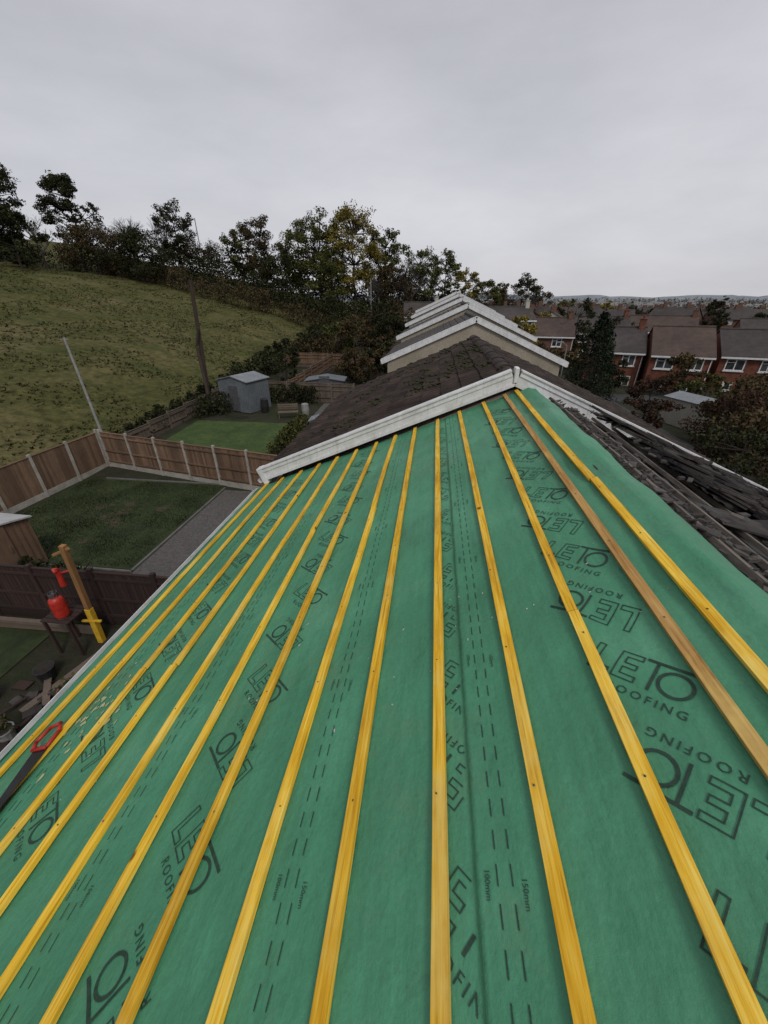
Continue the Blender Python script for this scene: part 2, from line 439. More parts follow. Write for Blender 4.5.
def dashes(x,L=.052,gap=.038,w=.0042):
    s=sX(x); y=Y0+.1
    while y<Y1-.1:
        P=[LP(s+ds,yy,wr(s+ds,yy)+.003) for ds,yy in((-w/2,y),(w/2,y),(w/2,y+L),(-w/2,y+L))]
        pm.add(P,[(0,1,2,3)]); y+=L+gap
for x in (.325,.285,-.37,-.41,-1.36,-1.40,-2.30,-2.34): dashes(x)
y=Y0+.4
while y<Y1-.3:
    for x in (.305,-.39,-1.38):
        put(TV2,TF2,x+.045,y,-math.pi/2,0,0); put(TV3,TF3,x-.055,y+.02,-math.pi/2,0,0)
    y+=.83
pm.obj('print',PRINT,membrane)
sc=MB()
for i in range(60):
    cx=-2.25+random.gauss(0,.10);cy=1.48+random.gauss(0,.13); r=U(.004,.018); s=sX(cx)
    n=7; P=[LP(s+r*U(.5,1.4)*math.cos(6.283*k/n),cy+r*U(.6,2.4)*math.sin(6.283*k/n),wr(s,cy)+.004) for k in range(n)]
    sc.add(P,[tuple(range(n))])
sc.obj('scuff',CHALK,membrane)
sd=MB()
for i in range(600):
    s=U(.1,SE-.1); y=U(.1,Y1-.1)
    if noise.noise(Vector((s*.9,y*.9,31)))<.05: continue
    r=U(.001,.0035); a=U(0,3.14)
    sd.obox(LP(s,y,wr(s,y)+.003),Vector((math.cos(a)*CA,math.sin(a),math.cos(a)*SA)).normalized(),Vector((-math.sin(a),math.cos(a),0)),Vector((-SA,0,CA)),r*U(1,3),r,.001)
sd.obj('sawdust',LEAD)

for i,s in enumerate(batten_s):
    b=MB(); off=U(-.006,.006); sk=U(-.003,.003)
    jy=U(-1.5,3.5)
    if i in(1,4,5): jy=-2
    joints=[Y0-.1,jy,Y1-.01]
    if i==11: joints=[Y0-.1,1.8,Y1-.01]
    for a,c in zip(joints,joints[1:]):
        d=U(-.004,.004); nseg=24
        P=[];F=[]
        for k in range(nseg+1):
            yy=a+.002+(c-a-.004)*k/nseg
            bow=.007*math.sin(k/nseg*math.pi*1.3+i)
            for ds,o in((-.0245,.002),(-.0245,.0245),(-.0235,.0255),(.0235,.0255),(.0245,.0245),(.0245,.002)):
                e=noise.noise(Vector((yy*3,i*3.3,ds*20)))*.0016
                P.append(LP(s+ds+off+d+bow+sk*yy+e,yy,o+.005+.002*math.sin(yy*2+i)+e))
        for k in range(nseg):
            for q in range(6):
                F.append((k*6+q,k*6+(q+1)%6,(k+1)*6+(q+1)%6,(k+1)*6+q))
        F+=[(5,4,3,2,1,0),tuple(nseg*6+q for q in range(6))]
        b.add(P,F)
    o=b.obj('roofing_batten',BATB if i==1 else BAT)
    nm=MB(); yy=Y0+.35
    while yy<Y1-.1:
        p=LP(s+off+sk*yy+U(-.006,.006),yy,.0305); q=LP(s+off+sk*yy,yy,.0335); nm.cone(p,q,.0035,.0035,8); yy+=.6
    nm.obj('nail_heads',STEEL,o)

PROF=[(0,0),(.015,.022),(.045,.030),(.075,.022),(.09,.002),(.17,.002),(.185,.022),(.215,.030),(.245,.022),(.26,.002),(.334,0)]
PROF2=[(0,0),(.015,.010),(.045,.013),(.075,.010),(.09,.001),(.17,.001),(.185,.010),(.215,.013),(.245,.010),(.26,.001),(.334,0)]
def tiles(name,PF,y0,y1,slope,mat,parent,gauge=.345,lift=.035,jit=.004,s_start=.0,messy=0,base=.03,skip=None,prof=PROF):
    b=MB(); n=int(slope/gauge)+1; tw=.334; m=int((y1-y0)/tw)
    tw2=(y1-y0)/m; k=tw2/.334
    for r in range(n):
        sb=s_start+ (r+1)*gauge; st=sb-gauge-.06
        if sb>slope+.05: sb=slope+.05
        if st<s_start:st=s_start
        for c in range(m):
            ya=y0+c*tw2; j=U(-jit,jit)*(1+messy*3); jl=abs(random.gauss(0,jit*1.3))*(1+messy*2.5)
            if skip and skip(r,ya): continue
            P=[];np_=len(prof)
            sl=random.gauss(0,.006)*(1+messy*2)
            tw_=random.gauss(0,.002)
            for(px,ph) in prof: P.append(PF(st,ya+px*k,base+ph))
            for(px,ph) in prof: P.append(PF(sb+j,ya+px*k+tw_,base+ph+lift+jl+sl*px/.334))
            for(px,ph) in prof: P.append(PF(sb+j-.004,ya+px*k+tw_,base-.028+ph+lift+jl+sl*px/.334))
            F=[(q,q+1,np_+q+1,np_+q) for q in range(np_-1)]+[(np_+q,np_+q+1,2*np_+q+1,2*np_+q) for q in range(np_-1)]
            F+=[(0,np_,2*np_),(np_-1,3*np_-1,2*np_-1)]
            b.add(P,F)
    return b.obj(name,mat,parent)
house=empty('terraced_house')
def slab(PF,y0,y1,s0,s1,o0,o1,b):
    P=[PF(s,y,o) for o in(o0,o1) for s,y in((s0,y0),(s1,y0),(s1,y1),(s0,y1))]
    b.add(P,[(0,3,2,1),(4,5,6,7),(0,1,5,4),(1,2,6,5),(2,3,7,6),(3,0,4,7)])
tiles('right_slope_tiles',RP,Y0,5.72,4.55,TILE2,house,s_start=.22,messy=1.4,lift=.06,jit=.008,prof=PROF2,
      skip=lambda r,y: r<2 or (r<4 and noise.noise(Vector((y*.6,3,1)))>-.15) or (r<7 and noise.noise(Vector((y*.9,r*1.7,8)))>.22))
dk=MB()
slab(RP,Y0,Y1-.03,.03,4.5,-.09,-.035,dk); slab(LP,Y0,Y1-.03,.03,SE-.03,-.09,-.03,dk)
dk.obj('roof_deck',WOODP,house)
fl=MB(); ny=160; SS=[.10+.15*q for q in range(29)]
for q,s in enumerate(SS):
    fl.v+=[tuple(RP(s,Y0+(Y1-.05-Y0)*i/ny,-.012+.022*noise.noise(Vector((s*6,i*.3,4))))) for i in range(ny+1)]
fl.f=[(j*(ny+1)+i,(j+1)*(ny+1)+i,(j+1)*(ny+1)+i+1,j*(ny+1)+i+1) for j in range(len(SS)-1) for i in range(ny)]
fl.obj('old_felt',OLDFELT,house)
ob=MB()
for q in range(12):
    s=.36+.345*q
    for a in (Y0,.2,2.6,4.4):
        c=min(Y1-.06,a+U(2.0,3.4) if a<4 else Y1-.06)
        ob.beam(RP(s+U(-.008,.008),a,.024+.001*(q%3)),RP(s+U(-.012,.012),c-.03,.026+.002*(a>2)),.045,.034,Vector((SA,0,CA)))
ob.obj('old_battens',OLDWOOD,house)
lt=MB()
def ltile(c,yaw,tiltS,tiltY,k=1):
    nrm=Vector((SA+tiltS,tiltY,CA)).normalized()
    ay=Vector((math.sin(yaw)*CA,math.cos(yaw),-math.sin(yaw)*SA)); ay=(ay-nrm*ay.dot(nrm)).normalized(); ax=ay.cross(nrm)
    lt.obox(c,ax,ay,nrm,.205*k,.165,.009)
    lt.obox(c+nrm*.014-ay*.09,ax,ay,nrm,.203*k,.03,.006)
    lt.obox(c+nrm*.014+ay*.07,ax,ay,nrm,.203*k,.03,.006)
for s0,ya,yb in((1.30,3.2,5.6),(1.80,2.9,5.55),(2.3,3.6,5.6),(2.8,4.1,5.6),(3.3,4.4,5.6)):
    y=ya
    while y<yb:
        if R()<.90:
            lay=random.choice([1,1,2,2,3])
            for q in range(lay):
                ltile(RP(s0+random.gauss(0,.03),y+random.gauss(0,.012),.115+.026*q),random.gauss(0,.08),random.gauss(0,.04),.10+random.gauss(0,.04))
        y+=U(.12,.24)
for k in range(16):
    ltile(RP(U(.9,4.2),5.45-abs(random.gauss(0,.25)),U(.13,.18)),U(-.3,.3),U(-.12,.12),U(-.1,.1))
lt.obj('loose_tile_stack',TILE2)
db=MB()
for i in range(480):
    s=.26+abs(random.gauss(0,.32)); y=U(.3,5.7); a=U(0,3.14)
    if i>330: s=U(.3,4);y=5.7-abs(random.gauss(0,.35))
    c=RP(s,y,U(.01,.05) if s<.9 else U(.10,.14)); r=U(.008,.04)
    db.obox(c,Vector((math.cos(a),math.sin(a),U(-.5,.3))).normalized(),Vector((-math.sin(a),math.cos(a),0)),Vector((.3,0,.95)).normalized(),r,r*U(.3,.9),U(.004,.012))
db.obj('tile_debris',M_tile('debris',2.2,1))
EX0,EX1=-2.72,5.36
def gable_walls(name,y0,y1,x0,x1,rx,rz,ez,gz,mat,parent):
    b=MB(); P=[]
    for y in(y0,y1): P+=[(x0,y,gz),(x1,y,gz),(x1,y,ez),(rx,y,rz),(x0,y,ez)]
    b.add(P,[(0,1,2,3,4),(9,8,7,6,5),(0,4,9,5),(1,6,7,2),(4,3,8,9),(3,2,7,8)])
    return b.obj(name,mat,parent)
gable_walls('walls',Y0+.15,Y1-.05,EX0,EX1,RX,RZ-.12,5.02-.06,-1,BRICK2,house)
def gutter(y0,y1,side,parent,PF,se,mat):
    b=MB(); e=PF(se,0,0); n=8; r=.055; cx=e.x+side*.05; cz=e.z-.05
    P=[]
    for y in(y0,y1):
        for rr in(r,r-.006):
            for i in range(n+1):
                t=math.pi+math.pi*i/n; P.append((cx+rr*math.cos(t),y,cz+rr*math.sin(t)))
    k=n+1;F=[]
    for i in range(n):
        F.append((i,i+1,2*k+i+1,2*k+i)); F.append((k+i,2*k+k+i,2*k+k+i+1,k+i+1))
    F+=[(0,2*k,3*k,k),(n,k+n,3*k+n,2*k+n)]
    b.add(P,F); b.box(e.x-side*.035-.012,e.x-side*.035+.012,y0,y1,e.z-.24,e.z-.03)
    y=y0+.5
    while y<y1:
        b.box(cx-r-.006,cx+r+.006,y,y+.035,cz-r-.01,cz-r+.004); y+=.9
    return b.obj('gutter',mat,parent)
gutter(Y0,Y1-.02,-1,house,LP,SE,WHITE); gutter(Y0,Y1-.02,1,house,RP,4.6,WHITE)
ds=MB(); slab(LP,Y0,Y1-.05,SE-.03,SE+.035,.010,.016,ds); ds.obj('eave_strip',LEAD,house)

# ---------------------------------------------------------------- neighbour house
nb=empty('terraced_house')
NY0,NY1=5.87,12.75
NRX,NRZ=1.17,6.850
def L0(s,y,o=0): return Vector((NRX-CA*s-SA*o,y,NRZ-SA*s+CA*o))
def R0(s,y,o=0): return Vector((NRX+CA*s+SA*o,y,NRZ-SA*s+CA*o))
LPn=lambda s,y,o=0: L0(s,y,o+.03)
RPn=lambda s,y,o=0: R0(s,y,o+.03)
tiles('left_slope_tiles',LPn,NY0+.05,NY1,4.35,TILE,nb,s_start=.02,messy=.25)
tiles('right_slope_tiles',RPn,NY0+.05,NY1,4.75,TILE,nb,s_start=.02,messy=.35)
rd=MB(); y=NY0+.02
while y<NY1:
    n=8; P=[]; dz=U(-.012,.012)
    for yy,rr in((y,.135),(y+.44,.126)):
        for i in range(n+1):
            t=math.pi*i/n; P.append((NRX+rr*math.cos(t)*1.05,yy,NRZ+.03+dz+rr*.8*math.sin(t)))
    rd.add(P,[(i,i+1,n+2+i,n+1+i) for i in range(n)]+[tuple(range(n+1))]); y+=.45
rd.obj('ridge_tiles',TILE,nb,smooth=False)
gable_walls('walls',NY0+.04,NY1-.06,EX0,EX1,NRX,NRZ-.09,5.0,-1,BEIGE,nb)
gutter(NY0,NY1,-1,nb,LPn,4.35,WHITE); gutter(NY0,NY1,1,nb,RPn,4.75,WHITE)
def barge(PF,s1,y,mat,parent,h=.20,th=.03,top=.30,cap=.085,nm='bargeboard'):
    b=MB()
    slab(PF,y-th,y,-.0,s1,top-h,top,b)
    slab(PF,y-th-.022,y+cap,-.006,s1+.03,top+.002,top+.024,b)
    slab(PF,y-th-.016,y-th-.003,-.0,s1,top-h*.98,top-h*.78,b)
    slab(PF,y-th-.014,y-th-.003,-.0,s1,top-h*.30,top-h*.12,b)
    return b.obj(nm,mat,parent)
barge(L0,4.28,NY0-.005,WHITE,nb,h=.21,top=.185)
barge(R0,4.90,NY0-.005,WHITE,nb,h=.21,top=.185)
b=MB(); b.box(NRX-.03,NRX+.03,NY0-.064,NY0+.086,NRZ+.02,NRZ+.226); b.obj('apex_cap',WHITE,nb,bevel=.01)
b=MB(); slab(L0,NY0-.05,NY0+.10,4.26,4.36,-.08,.213,b); b.obj('barge_end',WHITE,nb,bevel=.008)
mo=MB()
for PF,se in((L0,4.2),(R0,4.6)):
    slab(PF,NY0+.082,NY0+.16,.03,se,.03,.115,mo)
mo.obj('verge_mortar',PAVE,nb)
ms=MB()
for i in range(900):
    s=abs(random.gauss(1.6,1.2))%4.2; y=U(NY0+.2,NY1-.1)
    if noise.noise(Vector((s*1.1,y*.8,3)))<-.0: continue
    ms.lump(LPn(s,y,.085+U(-.01,.01)),U(.015,.055),1.1,1.2,.6)
for i in range(160):
    s=U(.1,3.8); y=U(NY0+.2,NY1); ms.lump(RPn(s,y,.08),U(.015,.04),1,1.2,.6)
ms.obj('moss',MOSS,nb)

# ---------------------------------------------------------------- stepped row further up
def house_row(y0,y1,rx,rz,hw,wallm):
    h=empty('terraced_house'); dz=.43
    ez=rz-hw*dz
    gable_walls('walls',y0+.05,y1-.05,rx-hw+.25,rx+hw-.25,rx,rz-.14,rz-.14-(hw-.25)*dz,-1,wallm,h)
    r=MB()
    for sg in(-1,1):
        P=[]
        for o in(-.09,.0):
            for s,y in((0,y0),(1,y0),(1,y1),(0,y1)):
                P.append((rx+sg*s*hw,y,rz-s*hw*dz+o))
        r.add(P,[(0,3,2,1),(4,5,6,7),(0,1,5,4),(1,2,6,5),(2,3,7,6),(3,0,4,7)])
    r.obj('roof',FARROOF,h)
    t=MB()
    for sg in(-1,1):
        k=.35
        while k<hw:
            t.beam((rx+sg*k,y0+.12,rz-k*dz+.012),(rx+sg*k,y1-.02,rz-k*dz+.012),.05,.03); k+=.32
    t.obj('tile_courses',FARROOF,h)
    w=MB()
    for sg in(-1,1):
        yy,dd=y0-.03,-.10
        a=Vector((rx,yy,rz+dd+.05)); c=Vector((rx+sg*(hw+.05),yy,rz-(hw+.05)*dz+dd+.05))
        w.beam(a,c,.05,.22)
        a2=a+Vector((0,.05,.125)); c2=c+Vector((0,.05,.125)); w.beam(a2,c2,.16,.03)
        e=rx+sg*(hw+.03); w.box(e-.05,e+.05,y0,y1,ez-.16,ez-.05)
    w.obj('bargeboard',WHITE,h)
    rr=MB(); rr.cone((rx,y0+.02,rz),(rx,y1,rz),.12,.12,10); rr.obj('ridge_tiles',FARROOF,h)
    return h
for (y0,rz,rx) in ((19.3,7.20,1.78),(26.3,7.66,1.86),(33.3,8.02,1.9),(40.3,8.34,1.95),(47.3,8.62,2.0)):
    house_row(y0,y0+6.9,rx,rz,4.2,BEIGE if y0<30 else CREAM)

# ---------------------------------------------------------------- generic houses
def gen_house(name,x,y,w,d,eh,rh,rot,wallm,roofm,z=None,nwin=2,door=True,chim=True,storeys=2):
    z=G(x,y) if z is None else z
    h=empty(name,(x,y,z),rot)
    b=MB(); P=[]
    for xx in(-w/2,w/2): P+=[(xx,-d/2,-1.5),(xx,d/2,-1.5),(xx,d/2,eh),(xx,0,rh-.1),(xx,-d/2,eh)]
    b.add(P,[(4,3,2,1,0),(5,6,7,8,9),(0,5,9,4),(1,2,7,6)]); b.obj('walls',wallm,h)
    r=MB(); sl=(rh-eh)/(d/2)
    for sg in(-1,1):
        o=.35; P=[]
        for dz in(-.02,.10):
            P+=[(-w/2-.12,0,rh+dz),(w/2+.12,0,rh+dz),(w/2+.12,sg*(d/2+o),eh-o*sl+dz),(-w/2-.12,sg*(d/2+o),eh-o*sl+dz)]
        r.add(P,[(0,1,2,3),(7,6,5,4),(0,4,5,1),(1,5,6,2),(2,6,7,3),(3,7,4,0)])
    r.cone((-w/2-.1,0,rh+.1),(w/2+.1,0,rh+.1),.13,.13,8)
    r.obj('roof',roofm,h)
    f=MB();gl=MB()
    for sg in(-1,1):
        f.box(-w/2-.1,w/2+.1,min(sg*(d/2+.36),sg*(d/2+.40)),max(sg*(d/2+.36),sg*(d/2+.40)),eh-.35*sl-.14,eh-.35*sl+.05)
        for st in range(storeys):
            zb=.9+st*2.45
            for k in range(nwin):
                cx=-w/2+w*(k+.5)/nwin; ww=min(1.9,w/nwin*.6)*(1 if k%2==0 else .8); hh=1.25
                if st==0 and door and k==0 and sg<0:
                    f.box(cx-.5,cx+.5,sg*(d/2)-.06,sg*(d/2)-.004,0,2.1); gl.box(cx-.25,cx+.25,sg*d/2-.07,sg*d/2-.062,1.3,1.9); continue
                ya=sg*d/2; y1,y2=(ya-.07,ya-.004) if sg<0 else (ya+.004,ya+.07)
                t=.11
                f.box(cx-ww/2,cx+ww/2,y1,y2,zb,zb+t); f.box(cx-ww/2,cx+ww/2,y1,y2,zb+hh-t,zb+hh)
                for q in(-ww/2,-t/2+.0,ww/2-t): f.box(cx+q,cx+q+t,y1,y2,zb+t,zb+hh-t)
                f.box(cx-ww/2+t,cx-t/2,y1,y2,zb+hh*.68,zb+hh*.68+.05)
                f.box(cx-ww/2-.08,cx+ww/2+.08,min(y1,y2)-(.06 if sg<0 else 0),max(y1,y2)+(.06 if sg>0 else 0),zb-.12,zb-.003)
                ym=(y1+y2)/2; gl.box(cx-ww/2+t,cx+ww/2-t,ym-.01,ym+.01,zb+t,zb+hh-t)
        xx=w/2-.15; f.box(xx-.04,xx+.04,min(sg*(d/2+.01),sg*(d/2+.09)),max(sg*(d/2+.01),sg*(d/2+.09)),0,eh-.25)
    f.obj('window_frames',WHITE,h); gl.obj('window_glass',GLASS,h)
    if chim:
        c=MB(); c.box(w/2-.9,w/2-.25,-.45,.45,rh-.6,rh+1.0); c.box(w/2-.97,w/2-.18,-.52,.52,rh+1.0,rh+1.1)
        for k in(-.22,.22): c.cone((w/2-.57,k,rh+1.1),(w/2-.57,k,rh+1.4),.12,.10,8)
        c.obj('chimney',wallm,h)
        a=MB(); a.cone((w/2-.3,.5,rh+.4),(w/2-.3,.5,rh+2.3),.025,.02,5); a.beam((w/2-.9,.5,rh+2.2),(w/2+.3,.5,rh+2.2),.025,.025)
        for q in range(6): a.beam((w/2-.85+q*.2,.2,rh+2.2),(w/2-.85+q*.2,.8,rh+2.2),.015,.015)
        a.obj('tv_aerial',STEEL,h)
    return h
r1=math.radians(-16)
for i in range(6):
    x=23.5+i*6.3*math.cos(r1); y=58+i*6.3*math.sin(r1)
    gen_house('brick_house',x+(1.3 if i>1 else 0)+(1.2 if i>3 else 0),y-(1.3 if i%2 else 0),6.1,7.6,5.0,7.4+(.25 if i%2 else 0),r1,BRICK if i!=3 else BRICK2,FARROOF2 if i%2 else FARROOF,z=-2.6,chim=(i%2==0))
gen_house('rendered_house',31.5,31,8,7,4.6,6.8,math.radians(62),CREAM,FARROOF,z=-3.2,chim=True)
gen_house('brick_house',18,76,10,8,5.0,7.4,math.radians(-8),BRICK2,FARROOF2,z=-2.2)
gen_house('brick_house',30,84,10,8,5.0,7.4,math.radians(-8),BRICK,FARROOF,z=-2.2)
gen_house('brick_house',43,88,11,8,5.0,7.4,math.radians(-18),BRICK2,FARROOF2,z=-2.2)
gen_house('brick_house',58,80,11,8,5.0,7.4,math.radians(-20),BRICK,FARROOF,z=-2.4)
gen_house('brick_house',73,74,11,8,5.0,7.4,math.radians(-25),BRICK,FARROOF2,z=-2.4)
gen_house('rendered_house',12.3,76,7,7,4.9,6.6,math.radians(8),CREAM,FARROOF,z=.2,nwin=3)
gen_house('rendered_house',-3,88,7,6,4.2,6.4,math.radians(4),CREAM,FARROOF,z=1.0,nwin=2)
HB=noisemat('far_brick_hazed',(.15,.105,.088),(.20,.14,.115),.3,.95); HC=noisemat('far_render_hazed',(.30,.29,.27),(.38,.37,.35),.3,.95)  # wall colours paled to imitate distance haze
HR=noisemat('far_roof_hazed',(.085,.078,.078),(.13,.115,.11),.3,.95); HW=noisemat('far_window_hazed',(.38,.38,.39),(.42,.42,.43),.3,.95)  # roof and window colours with haze painted in
HR2=noisemat('farthest_roof_hazed',(.15,.15,.155),(.19,.185,.19),.3,.95)  # paler still, more haze put into the roof colour
def townband(name,n,ya,yb,mats,windows,lift):
    town=empty(name); dw=[MB() for _ in range(5)]
    for i in range(n):
        y=ya+(yb-ya)*R(); x=U(-.02,1.15)*y+10+U(-5,5)
        if x<6: continue
        if y<100 and x<80: continue
        a=math.radians(random.choice([-14,76,20,-50])+U(-6,6)); w=U(8,24);d=8;eh=5;rh=U(7,8)
        z=G(x,y)+lift
        M=Matrix.Translation((x,y,z))@Matrix.Rotation(a,4,'Z')
        T=lambda p:M@Vector(p)
        P=[]
        for xx in(-w/2,w/2): P+=[T(p) for p in((xx,-d/2,-4),(xx,d/2,-4),(xx,d/2,eh),(xx,0,rh-.1),(xx,-d/2,eh))]
        dw[random.choice([0,0,1,2])].add(P,[(4,3,2,1,0),(5,6,7,8,9),(0,5,9,4),(1,2,7,6)])
        for sg in(-1,1):
            P=[T(p) for p in((-w/2-.2,0,rh),(w/2+.2,0,rh),(w/2+.2,sg*4.4,4.8),(-w/2-.2,sg*4.4,4.8))]
            dw[3].add(P,[(0,1,2,3)])
        for q in(-w*.3,w*.25):
            c=T((q,0,rh-.3)); dw[0].box(c.x-.4,c.x+.4,c.y-.3,c.y+.3,c.z,c.z+1.4)
        if windows:
            for sg in(-1,1):
                nn=int(w/3)
                for st in range(2):
                    for k in range(nn):
                        cx=-w/2+w*(k+.5)/nn; yy=sg*(d/2+.05); hw=U(.45,.8)
                        dw[4].add([T(p) for p in((cx-hw,yy,1+2.5*st),(cx+hw,yy,1+2.5*st),(cx+hw,yy,2.1+2.5*st),(cx-hw,yy,2.1+2.5*st))],[(0,1,2,3)])
    for b_,m_,n_ in zip(dw,mats,('brick_walls','rendered_walls','red_walls','roofs','windows')):
        if b_.v: b_.obj(n_,m_,town)
townband('distant_town',120,96,330,(BRICK2,CREAM,BRICK,FARROOF,WHITED),True,.2)
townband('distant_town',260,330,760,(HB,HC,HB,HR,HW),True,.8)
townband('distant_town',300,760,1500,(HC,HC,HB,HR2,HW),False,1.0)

sheet('road',14,19,-20,48,ASPH,.03,1.2)
sheet('pavement',12.2,13.9,-20,48,PAVE,.12,1.0)
sheet('road',19.1,90,43.5,48,ASPH,.034,2.0)

# ---------------------------------------------------------------- gardens
sheet('lawn',-16.9,-9.6,9.2,15.9,LAWN,.03,.8)
sheet('gravel_path',-9.45,-7.85,8.9,15.4,GRAVEL,.03,.8)
sheet('patio',-7.75,-2.9,7.2,15.0,PAVE,.02,.8)
sheet('dark_bed',-17,-9.6,7.1,9.05,SOIL,.025,.8)  # dark ground strip between fence and lawn
sheet('lawn',-16.9,-9.8,-3,6.4,LAWN,.03,.8)
sheet('patio',-8.2,-2.9,-4,6.6,SOIL,.02,.8)
sheet('lawn',-16.2,-9.0,19.8,25.0,LAWN2,.05,.8)
sheet('gravel_path',-8.4,-3.2,17,30,GRAVEL,.05,.8)
ed=MB(); ed.box(-9.57,-9.50,9.1,15.6,-.02,.07); ed.box(-13.5,-9.5,9.06,9.13,-.02,.07); ed.box(-7.84,-7.76,8.6,15.2,-.02,.12)
ed.box(-16.0,-9.6,15.92,15.98,-.02,.08)
ed.obj('lawn_edging',PAVE)

def fence(name,a,b,h=1.8,mat=FENCE,post=CONC,pw=1.83,boards=.115,dz=0,rail=True,side=1):
    a=Vector((a[0],a[1],0));b=Vector((b[0],b[1],0)); L=(b-a).length; d=(b-a).normalized(); n=max(1,round(L/pw)); st=L/n
    nrm=Vector((-d.y,d.x,0))*side
    root=empty(name); B=MB();Pp=MB();Rl=MB()
    for i in range(n+1):
        p=a+d*st*i; z=G(p.x,p.y)+dz
        Pp.obox((p.x+U(-.01,.01),p.y,z+h/2+U(-.02,.03)),d,nrm,Vector((U(-.01,.01),U(-.01,.01),1)).normalized(),.055,.055,h/2+.05)
    for i in range(n):
        p0=a+d*(st*i+.06); p1=a+d*(st*(i+1)-.06); m=(p0+p1)/2; z=min(G(p0.x,p0.y),G(p1.x,p1.y))+dz+U(-.02,.02)
        Pp.obox((m.x,m.y,z+.12),d,nrm,Vector((0,0,1)),(p1-p0).length/2,.022,.14)
        k=int((p1-p0).length/boards)
        for j in range(k):
            c=p0+(p1-p0)*((j+.5)/k); t=U(-.006,.006)
            B.obox((c.x+nrm.x*t,c.y+nrm.y*t,z+.27+(h-.32)/2),d,nrm,Vector((0,0,1)),(p1-p0).length/k/2*.90,.010,(h-.32)/2+U(-.012,.006))
        for zz in(.38,.95,h-.22):
            Rl.obox((m.x-nrm.x*.04,m.y-nrm.y*.04,z+zz),d,nrm,Vector((0,0,1)),(p1-p0).length/2,.022,.035)
        Rl.obox((m.x,m.y,z+h-.03),d,nrm,Vector((0,0,1)),(p1-p0).length/2,.035,.018)
    B.obj('boards',mat,root);Pp.obj('posts',post,root);Rl.obj('rails',mat,root)
    return root
fence('garden_fence',(-16.9,17.4),(-6.4,15.2),1.95,side=1)
fence('garden_fence',(-17.1,17.4),(-17.9,-6),1.95,side=1)
fence('garden_fence',(-13.6,6.85),(-3.2,6.95),1.85,FENCED,FENCED,side=1)
fence('garden_fence',(-6.2,15.2),(-2.95,14.2),1.8,FENCED,CONC)
fence('garden_fence',(-17,31),(-6,30.2),1.5,FENCEG,FENCEG)
fence('garden_fence',(-17.3,17.6),(-17.0,31),1.1,FENCEG,FENCEG)
fence('garden_fence',(-11.5,31),(-11.0,44),1.5,FENCE,FENCEG)
fence('garden_fence',(-17,44),(-4,43),1.5,FENCE,FENCEG)
fence('garden_fence',(-16.5,57),(-4,56),1.5,FENCEG,FENCEG)
fence('garden_fence',(9.2,14),(9.2,48),1.6,FENCED,FENCED)

def shed(name,x,y,w,d,h,rot,wm,rm,peak=.35,dz=0,door=True):
    z=G(x,y)+dz; r=empty(name,(x,y,z),rot); b=MB()
    P=[]
    for yy in(-d/2,d/2): P+=[(-w/2,yy,0),(w/2,yy,0),(w/2,yy,h),(0,yy,h+peak),(-w/2,yy,h)]
    b.add(P,[(0,1,2,3,4),(9,8,7,6,5),(0,4,9,5),(1,6,7,2)])
    for i in range(int(w/.2)+1):
        xx=-w/2+i*.2; zt=h+peak*(1-abs(xx)/(w/2))
        if xx<=w/2: b.box(xx-.02,xx+.02,-d/2-.02,-d/2-.002,0,zt-.03)
    for i in range(int(d/.2)+1):
        yy=-d/2+i*.2
        for sx in(-1,1): b.box(min(sx*(w/2+.002),sx*(w/2+.02)),max(sx*(w/2+.002),sx*(w/2+.02)),yy-.02,yy+.02,0,h-.02)
    b.obj('walls',wm,r)
    rf=MB()
    for sg in(-1,1):
        P=[]
        for o in(.0,.05): P+=[(0,-d/2-.1,h+peak+o),(0,d/2+.1,h+peak+o),(sg*(w/2+.12),d/2+.1,h-.04+o),(sg*(w/2+.12),-d/2-.1,h-.04+o)]
        rf.add(P,[(0,1,2,3),(7,6,5,4),(0,4,5,1),(1,5,6,2),(2,6,7,3),(3,7,4,0)])
    rf.obj('roof',rm,r)
    if door:
        dd=MB(); dd.box(-.42,.42,-d/2-.05,-d/2-.022,.05,1.85); dd.box(.28,.33,-d/2-.08,-d/2-.051,.95,1.15); dd.obj('door',STEEL if wm is SHEDG else wm,r)
shed('metal_shed',-14.0,28.3,2.7,2.3,2.2,math.radians(-18),SHEDG,SHEDR,.3)
shed('garden_shed',-13.8,8.2,2.3,1.9,1.75,math.radians(88),FENCE,WHITED,.25)
shed('low_outbuilding',-8.6,31.8,3.0,1.8,1.5,math.radians(6),STEEL,SHEDG,.2)
shed('cold_frame',-7.2,24.2,1.0,1.0,.7,math.radians(5),WHITED,SHEDR,.15,door=False)
shed('garage',22.5,35,3,5,2.2,math.radians(20),CREAM,SHEDR,.3)
def water_butt(x,y,r=.3,h=.95,m=BLACK):
    z=G(x,y); e=empty('water_butt',(x,y,z)); b=MB()
    b.cone((0,0,0),(0,0,h*.5),r*.85,r,14); b.cone((0,0,h*.5),(0,0,h),r,r*.88,14); b.cone((0,0,h),(0,0,h+.05),r*.95,r*.7,14); b.obj('barrel',m,e)
water_butt(-12.2,27.4); water_butt(-15.9,26.9,.3,.9); water_butt(-9.0,27.0,.28,.8,GREYP)
def bench(x,y,rot):
    e=empty('garden_bench',(x,y,G(x,y)+.04),rot); b=MB()
    for k in range(4): b.box(-.7,.7,-.25+k*.12,-.16+k*.12,.42,.45)
    for k in range(3): b.box(-.7,.7,.24,.27,.55+k*.14,.65+k*.14)
    for sx in(-.66,.60): b.box(sx,sx+.06,-.24,-.18,0,.418); b.box(sx,sx+.06,.28,.34,0,.95)
    b.obj('slats',FENCEG,e)
bench(-10.0,26.2,.3)

